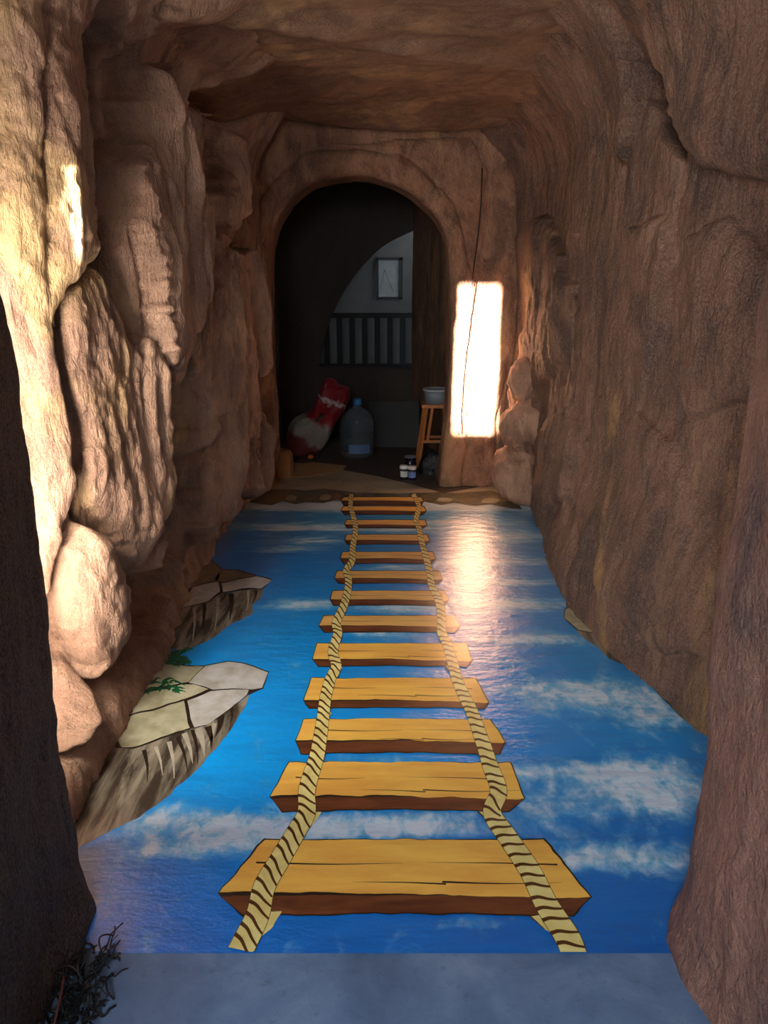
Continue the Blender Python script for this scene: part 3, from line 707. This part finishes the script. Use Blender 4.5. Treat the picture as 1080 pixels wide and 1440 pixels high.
# right wall of the passage: slants toward the opening edge
Xq = .86+(xr-.02-.86)*np.clip((Yq-6.35)/2.05, 0, 1)+.030*ridged(Yq*2.4, Zq*.5, Yq*0+8, 3)*sstep(8.5, 8.1, Yq)+.012*fbm(Yq*9, Zq*4, Yq*0, 3)
tag(link('wall_inner_right', grid_mesh('wall_inner_right', np.stack([Xq, Yq, Zq], -1)), ROCK_IR, smooth=True), kind='structure')
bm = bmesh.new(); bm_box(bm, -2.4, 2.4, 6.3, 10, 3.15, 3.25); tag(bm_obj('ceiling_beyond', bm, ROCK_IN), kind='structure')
PALE = simple('pale_plaster', (130, 130, 128), .8, .15, 30)
bm = bmesh.new(); bm_box(bm, -2.3, 1.6, 9.5, 9.62, 0, 3.2); tag(bm_obj('wall_beyond', bm, PALE), kind='structure')
bm = bmesh.new(); bm_box(bm, 1.0, 1.1, 8.4, 9.5, 0, 3.2); bm_box(bm, -2.3, -2.2, 6.3, 9.5, 0, 3.2); tag(bm_obj('wall_beyond_side', bm, PALE), kind='structure')
# electrical box on pale wall
BOXM = simple('box_grey_green', (196, 206, 204), .5, .05)
FRM = simple('frame_dark', (64, 66, 66), .6)
a = on_y(529, 362, 9.48); b = on_y(566, 421, 9.48)
x0, x1, z1, z0 = a[0], b[0], a[2], b[2]
pn = empty('wall_panel', ((x0+x1)/2, 9.5, z0), 'pale rectangular panel in a dark-edged frame on the dim wall beyond the railing', 'panel')
o = Vector(pn.location)
bm = bmesh.new()
for (p_, q_, r_, s_) in ((x0, x1, z1-.03, z1), (x0, x1, z0, z0+.03), (x0, x0+.03, z0, z1), (x1-.05, x1, z0, z1)):
    bm_box(bm, p_-o.x, q_-o.x, -.07, 0, r_-o.z, s_-o.z)
bm_obj('frame', bm, FRM, pn)
bm = bmesh.new(); bm_box(bm, x0+.03-o.x, x1-.05-o.x, -.03, 0, .03, z1-z0-.03); bm_obj('panel_face', bm, BOXM, pn)
bm = bmesh.new()
cxp = (x0+x1)/2-.05-o.x; zz = (z1-z0)*.5
for p_, q_ in (((cxp-.06, -.034, zz-.12), (cxp-.01, -.034, zz+.10)), ((cxp-.01, -.034, zz+.10), (cxp+.10, -.034, zz-.16))):
    bm_bar(bm, p_, q_, .010, .004, 0)
bm_obj('pencil_mark', bm, FRM, pn)
# railing
RY_ = 8.75
RAILM = simple('railing_dark_wood', (10, 10, 10), .7, .1)
zt = on_y(500, 440, RY_)[2]; zt0 = on_y(500, 447, RY_)[2]; zb = on_y(500, 514, RY_)[2]
bm = bmesh.new(); bm_box(bm, -1.6, 1.0, RY_-.1, RY_+.1, 0, zb-.03); tag(bm_obj('wall_low', bm, RAILM), kind='structure')
ra = empty('railing', (0, RY_, zb-.03), 'dark wooden balustrade railing seen through the curved opening beyond the archway', 'railing')
o = Vector(ra.location)
bm = bmesh.new(); bm_box(bm, -1.2, .9, -.035, .035, zt0-o.z, zt-o.z, .006); bm_obj('top_rail', bm, RAILM, ra)
bm = bmesh.new(); bm_box(bm, -1.2, .9, -.035, .035, 0, .05, .006); bm_obj('bottom_rail', bm, RAILM, ra)
for k in range(-3, 8):
    px = 477.5+17.7*k
    x = on_y(px, 480, RY_)[0]
    if x < -1.15 or x > .85: continue
    bm = bmesh.new(); bm_box(bm, x-.032, x+.032, -.02, .02, .04, zt0-o.z+.005, .004); bm_obj('baluster', bm, RAILM, ra)

# ------------------------------------------------------------------ things beyond the arch
# water bottle
JX, JY, _ = on_floor(503, 642)
M = MT('clear_plastic')
M.out(s2l((205, 220, 230)), .12, M.bump(M.noise(14, 3), .4, .01), Transmission_Weight=.92, IOR=1.25)
PLAST = M.m
jug = empty('water_bottle', (JX, JY, .003), 'large clear plastic water-cooler bottle with a blue cap on the dim floor inside the archway', 'bottle')
bm = bmesh.new(); R_ = .165
prof = [(.02, 0), (R_*.86, 0), (R_*.97, .02), (R_, .05), (R_*.97, .075), (R_, .10), (R_, .15), (R_*.965, .165), (R_, .18), (R_, .24), (R_*.965, .255), (R_, .27), (R_, .34), (R_*.96, .39), (R_*.82, .435), (R_*.58, .47), (R_*.30, .495), (.036, .51), (.036, .54)]
bm_lathe(bm, prof, 48); bm_obj('bottle_body', bm, PLAST, jug, True)
bm = bmesh.new(); bm_lathe(bm, [(.001, .525), (.040, .525), (.043, .53), (.041, .572), (.034, .58), (.001, .58)], 32)
bm_obj('cap', bm, simple('blue_cap', (40, 120, 190), .35), jug, True)
bm = bmesh.new(); n = 24
vs = []
for k in range(n):
    a = math.radians(-120+k*80/(n-1)); rr = R_*1.012
    vs.append((bm.verts.new((rr*math.cos(a), rr*math.sin(a), .06)), bm.verts.new((rr*math.cos(a), rr*math.sin(a), .15))))
for A, B in zip(vs, vs[1:]): bm.faces.new((A[0], B[0], B[1], A[1]))
bm_obj('label_band', bm, simple('blue_label', (92, 122, 158), .4), jug, True)
# woven sack
SK = MT('woven_sack')
vecs = SK.N.new('ShaderNodeTexCoord')
sepx = SK.N.new('ShaderNodeSeparateXYZ'); SK.l(vecs.outputs['Object'], sepx.inputs[0])
ax = SK.math('ADD', SK.math('MULTIPLY', sepx.outputs['X'], .55), sepx.outputs['Z'])
ax = SK.math('ADD', ax, SK.math('MULTIPLY', SK.math('SUBTRACT', SK.noise(6, 3), .5), .3))
colr = SK.ramp(ax, [(.10, (120, 56, 50)), (.14, (140, 132, 120)), (.34, (150, 142, 130)), (.40, (140, 22, 30)), (.60, (132, 18, 28)), (.63, (190, 184, 176)), (.66, (132, 18, 28))], 'LINEAR')
nr = SK.bump(SK.noise(9, 4, .6), .9, .03); nr = SK.bump(SK.noise(90, 2), .2, .002, nr)
SK.out(colr, .5, nr)
def inflate(name, outline, Y, thick, mat, parent=None, base=None, res=70, seed=0, bump_=.03):
    P3 = [on_y(px, py, Y) for px, py in outline]; P2 = [(p[0], p[2]) for p in P3]
    xs = [p[0] for p in P2]; zs = [p[1] for p in P2]
    sm = catmull(P2+[P2[0]], 6)[:-1]; n = len(sm); cx = sum(p[0] for p in sm)/n; cz_ = sum(p[1] for p in sm)/n
    rows = []
    K = 14
    for k in range(2*K+1):
        th = -math.pi/2+math.pi*k/(2*K); r = math.cos(th); yy = math.sin(th)*thick
        row = []
        for i, p in enumerate(sm):
            rr = max(r, .02)**.6
            x = cx+(p[0]-cx)*rr; z = cz_+(p[1]-cz_)*rr
            y = Y+yy
            row.append((x, y, z))
        rows.append(row)
    A = np.array(rows)
    nz_ = bump_*fbm(A[..., 0]*7+seed, A[..., 1]*7, A[..., 2]*7, 3); A[..., 1] += nz_; A[..., 0] += nz_*.3; A[..., 2] = np.maximum(A[..., 2], .004)
    b = Vector(base) if base else Vector((cx, Y, min(zs)))
    A = A-np.array(b[:])
    o = link(name, grid_mesh(name, A, closed=True), mat, parent, True); 
    if not parent: o.location = b
    return o
SY = 7.35
o = inflate('woven_sack', [(418,641),(406,628),(405,610),(410,592),(426,582),(438,578),(446,562),(454,545),(461,531),(470,532),(477,539),(491,545),(491,558),(484,576),(474,592),(466,610),(456,628),(444,640)], SY, .17, SK.m, bump_=.11)
tag(o, 'crumpled red and white woven plastic sack slumped in the dark left of the water bottle', 'sack')
# wooden trestle stool with grey container on it
WOOD = paint_mat('stool_wood', (186, 112, 56), rough=.6, ns=12, stretch=(3, 3, .4))
SXp = on_y(612, 567, 6.95)
sx0 = SXp[0]; H = SXp[2]
st = empty('wooden_stool', (sx0, 6.95, .003), 'orange-brown wooden stool with splayed legs half hidden behind the right side of the archway', 'stool')
bm = bmesh.new(); bm_box(bm, -.13, .13, -.12, .12, H-.035, H, .005); bm_obj('seat', bm, WOOD, st)
for sx_ in (-1, 1):
    for sy_ in (-1, 1):
        bm = bmesh.new(); bm_bar(bm, (sx_*.09, sy_*.09, H-.035), (sx_*.16, sy_*.13, 0), .034, .03); bm_obj('leg', bm, WOOD, st)
bm = bmesh.new(); bm_bar(bm, (-.13, -.115, H*.42), (.13, -.115, H*.42), .026); bm_obj('rung', bm, WOOD, st)
bm = bmesh.new(); bm_bar(bm, (-.13, .115, H*.42), (.13, .115, H*.42), .026); bm_obj('rung', bm, WOOD, st)
bm = bmesh.new(); bm_bar(bm, (-.035, -.115, H-.03), (-.075, -.12, H*.42), .024); bm_obj('brace', bm, WOOD, st)
ct = empty('plastic_tub', (sx0+.01, 6.95, .003+H), 'grey plastic tub standing on the wooden stool', 'tub')
GT = simple('grey_plastic', (132, 138, 146), .45)
bm = bmesh.new(); bm_lathe(bm, [(.001, .0), (.10, .0), (.118, .125), (.106, .125), (.09, .012), (.001, .012)], 36, cap=False); bm_obj('tub_body', bm, GT, ct, True)
bm = bmesh.new(); bm_lathe(bm, [(.117, .115), (.128, .118), (.128, .134), (.117, .136), (.112, .13)], 36, cap=False); bm_obj('rim', bm, simple('pale_rim', (170, 174, 180), .4), ct, True)
# paint jars
DK = simple('jar_dark', (26, 28, 40), .25); WH = simple('jar_lid_white', (225, 225, 220), .4)
def jar(px, py, s, labcol, label):
    x, y, _ = on_floor(px, py)
    j = empty('paint_jar', (x, y, .001), label, 'jar', 'small paint jars on the floor by the archway')
    bm = bmesh.new(); bm_lathe(bm, [(.001, 0), (.032*s, 0), (.035*s, .004), (.035*s, .085*s), (.030*s, .095*s), (.001, .095*s)], 28, cap=False); bm_obj('jar_body', bm, DK, j, True)
    bm = bmesh.new(); bm_lathe(bm, [(.001, .093*s), (.035*s, .093*s), (.036*s, .096*s), (.036*s, .116*s), (.033*s, .120*s), (.001, .120*s)], 28, cap=False); bm_obj('lid', bm, WH, j, True)
    bm = bmesh.new(); vs = []
    for k in range(20):
        a = math.radians(-150+k*120/19); rr = .0358*s
        vs.append((bm.verts.new((rr*math.cos(a), rr*math.sin(a), .025*s)), bm.verts.new((rr*math.cos(a), rr*math.sin(a), .075*s))))
    for A, B in zip(vs, vs[1:]): bm.faces.new((A[0], B[0], B[1], A[1]))
    bm_obj('jar_label', bm, labcol, j, True)
jar(568, 674, 1.05, simple('label_white', (205, 205, 200), .5), 'dark paint jar with a white lid and plain white label, left one of the pair')
jar(579.5, 675, 1.05, simple('label_blue', (120, 140, 200), .5), 'dark paint jar with a white lid and bluish label, right one of the pair')
x, y, _ = on_floor(577, 656)
can = empty('paint_can', (x, y, .003), 'small dark tin standing right behind the two white-lidded paint jars', 'tin')
bm = bmesh.new(); bm_lathe(bm, [(.001, 0), (.05, 0), (.052, .01), (.052, .09), (.001, .09)], 28, cap=False); bm_obj('tin_body', bm, DK, can, True)
bm = bmesh.new(); bm_lathe(bm, [(.046, .088), (.056, .088), (.056, .098), (.046, .098), (.044, .092), (.001, .092)], 28, cap=False); bm_obj('tin_rim', bm, GT, can, True)
# black bin bag
BK = MT('black_plastic'); BK.out(s2l((22, 24, 26)), .28, BK.bump(BK.noise(18, 4, .6), 1.0, .03))
o = inflate('plastic_bag', [(592,676),(589,660),(592,645),(600,635),(610,632),(622,640),(628,655),(627,670),(622,682),(606,682)], 6.62, .10, BK.m, seed=4)
tag(o, 'shiny black plastic bag on the floor between the paint jars and the arch jamb', 'bag')
# dark board leaning
o_ = on_floor(575, 640)
bm = bmesh.new()
Rm = Matrix.Translation((o_[0], 7.75, .003)) @ Matrix.Rotation(-.32, 4, 'X') @ Matrix.Rotation(-.12, 4, 'Z')
bm_box(bm, -.42, .12, -.012, .012, 0, .50, .003, Rm)
bmesh.ops.translate(bm, verts=bm.verts, vec=(-o_[0], -7.75, 0))
for v in bm.verts: v.co.z = max(v.co.z, .003)
bo = bm_obj('leaning_board', bm, simple('grey_board', (48, 47, 45), .7, .1)); bo.location = (o_[0], 7.75, 0)
tag(bo, 'dark grey board leaning in the gloom behind the water bottle and paint jars', 'board')
# cardboard piece by left jamb + sheet on the floor
CB = simple('cardboard', (166, 116, 70), .8, .1)
bx0, by0, _ = on_floor(396, 673)
bm = bmesh.new(); w = .085
pr = [(-w, 0), (w*.95, 0), (w*.9, .20), (w*.6, .235), (-w, .27)]
for yy in (0, .09):
    pass
A = [bm.verts.new((x_, 0, z_)) for x_, z_ in pr]; B = [bm.verts.new((x_+.02, .11, z_)) for x_, z_ in pr]
bm.faces.new(A); bm.faces.new(B[::-1])
for i in range(5): bm.faces.new((A[i], A[(i+1) % 5], B[(i+1) % 5], B[i]))
bmesh.ops.bevel(bm, geom=list(bm.edges), offset=.006, segments=2, affect='EDGES')
o = bm_obj('wood_block', bm, CB); o.location = (bx0, by0, .003); tag(o, 'brown upright block with a sloping top leaning inside the left jamb of the archway', 'block')
bm = bmesh.new()
pp = [on_floor(*p) for p in [(403,672),(408,655),(440,651),(487,656),(480,663),(452,667),(430,672)]]
c0 = Vector((sum(p[0] for p in pp)/7, sum(p[1] for p in pp)/7, .0035))
lo_ = [bm.verts.new((p[0]-c0.x, p[1]-c0.y, 0)) for p in pp]; hi_ = [bm.verts.new((p[0]-c0.x, p[1]-c0.y, .005)) for p in pp]
bm.faces.new(hi_); bm.faces.new(lo_[::-1])
for i in range(7): bm.faces.new((lo_[i], lo_[(i+1) % 7], hi_[(i+1) % 7], hi_[i]))
o = bm_obj('cardboard_sheet', bm, simple('cardboard_flat', (190, 150, 100), .85, .1)); o.location = c0
tag(o, 'flat torn piece of tan cardboard on the floor just inside the archway', 'cardboard')
x, y, _ = on_floor(437, 646)
bm = bmesh.new(); bmesh.ops.create_icosphere(bm, subdivisions=3, radius=.028)
for v in bm.verts: v.co.z = v.co.z*.8+.0225; v.co.x *= 1.15
o = bm_obj('orange_ball', bm, simple('orange', (214, 120, 50), .5), None, True); o.location = (x, y, .003)
tag(o, 'tiny orange ball on the floor between the brown block and the water bottle', 'ball')

# ------------------------------------------------------------------ wires and rubbish near the camera
WBR = simple('brown_cable', (116, 62, 56), .45); BLK = simple('black_cable', (14, 14, 14), .5)
def wall_pts(L, Y): return [on_y(px, py, yy) for (px, py), yy in zip(L, Y)]
bm = bmesh.new()
L = [(103,1190),(104,1230),(103,1270),(101,1305),(94,1350),(86,1395),(76,1440),(66,1490)]
Ys_ = [1.80,1.74,1.66,1.56,1.42,1.30,1.19,1.10]
bm_tube(bm, catmull(wall_pts(L, Ys_), 6), .0028, 8)
p0 = Vector(on_y(103, 1190, 1.80))
o = bm_obj('cable', bm, WBR, None, True); tag(o, 'thin reddish brown cable hanging down the edge of the dark left rock pillar', 'cable')
bm = bmesh.new(); L = [(93,1176),(90,1162),(93,1150),(98,1153),(102,1170),(104,1188),(105,1215),(105,1250)]
Yb = [1.80,1.80,1.79,1.79,1.79,1.78,1.74,1.68]
bm_tube(bm, catmull(wall_pts(L, Yb), 6), .0032, 8); o = bm_obj('cable', bm, BLK, None, True); tag(o, 'short black cable loop sticking out of the left rock pillar beside the mural', 'cable')
bm = bmesh.new(); L = [(678,236),(676,290),(671,340),(665,385),(660,440),(652,500),(648,540),(646,580),(645,612)]
bm_tube(bm, catmull(wall_pts(L, [6.02]*9), 5), .0055, 8); o = bm_obj('cable', bm, simple('dark_wire', (40, 26, 22), .6), None, True); tag(o, 'thin dark wire running down the rock to the right of the archway', 'cable')
# black netting heap
rnd = random.Random(5); bm = bmesh.new()
bx, by, _ = on_floor(108, 1400)
for i in range(90):
    a = rnd.uniform(0, 6.28); r0 = rnd.uniform(0, .06)
    x = r0*math.cos(a)*.7; y = r0*math.sin(a)*1.6; z = rnd.uniform(.004, .05)
    pts_ = [(x, y, z)]
    for k in range(4):
        a += rnd.uniform(-1.1, 1.1); x += .022*math.cos(a)*.7; y += .022*math.sin(a); z = min(max(.004, z+rnd.uniform(-.02, .02)), .07); pts_.append((x, y, z))
    bm_tube(bm, catmull(pts_, 3), rnd.uniform(.0012, .003), 5)
o = bm_obj('net_heap', bm, BLK, None, True); o.location = (bx+.02, by, 0); tag(o, 'small heap of tangled black netting at the foot of the left rock pillar', 'netting', kind='stuff')

# ------------------------------------------------------------------ added unseen shell behind the camera and outside the left gap, blocks stray sun
SH = simple('added_shell', (120, 112, 104), .9)
bm = bmesh.new(); bm_box(bm, -1.5, -1.4, -2.1, .1, 0, 3.2); tag(bm_obj('sun_block_left', bm, SH), kind='structure')
bm = bmesh.new(); bm_box(bm, 1.5, 1.6, -2.1, .1, 0, 3.2); tag(bm_obj('sun_block_right', bm, SH), kind='structure')
bm = bmesh.new(); bm_box(bm, -1.5, 1.6, -2.2, -2.1, 0, 3.2); tag(bm_obj('sun_block_rear', bm, SH), kind='structure')
bm = bmesh.new(); bm_box(bm, -4.2, 3.0, -2.2, 6.6, 3.12, 3.2); tag(bm_obj('sun_block_top', bm, SH), kind='structure')
# added unseen mask, its slot trims the sun to the back-wall patch
bm = bmesh.new()
OY = 1.30
bm_box(bm, -4.2, -2.7, OY-.05, OY+.05, 0, 3.12)
bm_box(bm, -2.7, -1.25, OY-.05, OY+.05, 2.10, 3.12)
bm_box(bm, -2.7, -1.58, OY-.05, OY+.05, .12, 2.10)
bm_box(bm, -2.7, -1.25, OY-.05, OY+.05, 0, .12)
bm_box(bm, -1.58, -1.25, OY-.05, OY+.05, .12, .93)
tag(bm_obj('sun_mask_left', bm, SH), kind='structure')

# ------------------------------------------------------------------ lights
a = .45; el = math.radians(5)
d = Vector((a, 1, 0)).normalized(); d = Vector((d.x*math.cos(el), d.y*math.cos(el), -math.sin(el)))
sun = bpy.data.lights.new('sun', 'SUN'); sun.energy = 150; sun.angle = math.radians(1.1); sun.color = (1, .96, .90)
so = bpy.data.objects.new('sun', sun); COL.objects.link(so); so.rotation_euler = d.to_track_quat('-Z', 'Y').to_euler(); so.location = (-3, 0, 3)
def area(name, loc, target, sx, sy, e, col):
    l = bpy.data.lights.new(name, 'AREA'); l.shape = 'RECTANGLE'; l.size = sx; l.size_y = sy; l.energy = e; l.color = col
    o = bpy.data.objects.new(name, l); COL.objects.link(o); o.location = loc
    o.rotation_euler = (Vector(target)-Vector(loc)).to_track_quat('-Z', 'Y').to_euler(); return o
area('daylight_left_opening', (-1.60, 1.62, .95), (-1.0, 3.0, .95), .45, 1.1, 14, (1, .93, .84))
area('daylight_behind_pillar', (-1.10, 1.97, 1.12), (-.98, 3.2, 1.15), .17, 1.3, 30, (1, .93, .84))
k_ = area('far_wall_key', (.30, -1.2, 2.2), (-.55, 5.6, 1.5), .4, .5, 1.0, (1, .90, .80)); k_.data.spread = math.radians(40)  # added key lamp, lifts the back wall and far left rock
area('daylight_right_opening', (1.36, 1.90, 1.6), (-1.1, 2.9, 1.2), .4, 1.9, 1.5, (1, .90, .80))
area('entrance_daylight', (-.72, -1.3, 2.2), (-.2, 3.5, .6), .9, 1.3, 108, (.82, .91, 1))
area('room_beyond_fill', (.6, 9.1, 2.7), (-.3, 9.4, 1.2), .4, .4, 2.0, (.9, .95, 1))  # added fill lamp for the pale wall behind the railing
w = bpy.data.worlds.new('world'); sc.world = w; w.use_nodes = True
w.node_tree.nodes['Background'].inputs[0].default_value = (.55, .68, .9, 1); w.node_tree.nodes['Background'].inputs[1].default_value = 1.0
sc.view_settings.view_transform = 'Standard'; sc.view_settings.look = 'None'; sc.view_settings.gamma = 1; sc.view_settings.exposure = .04
sc.view_settings.use_curve_mapping = False
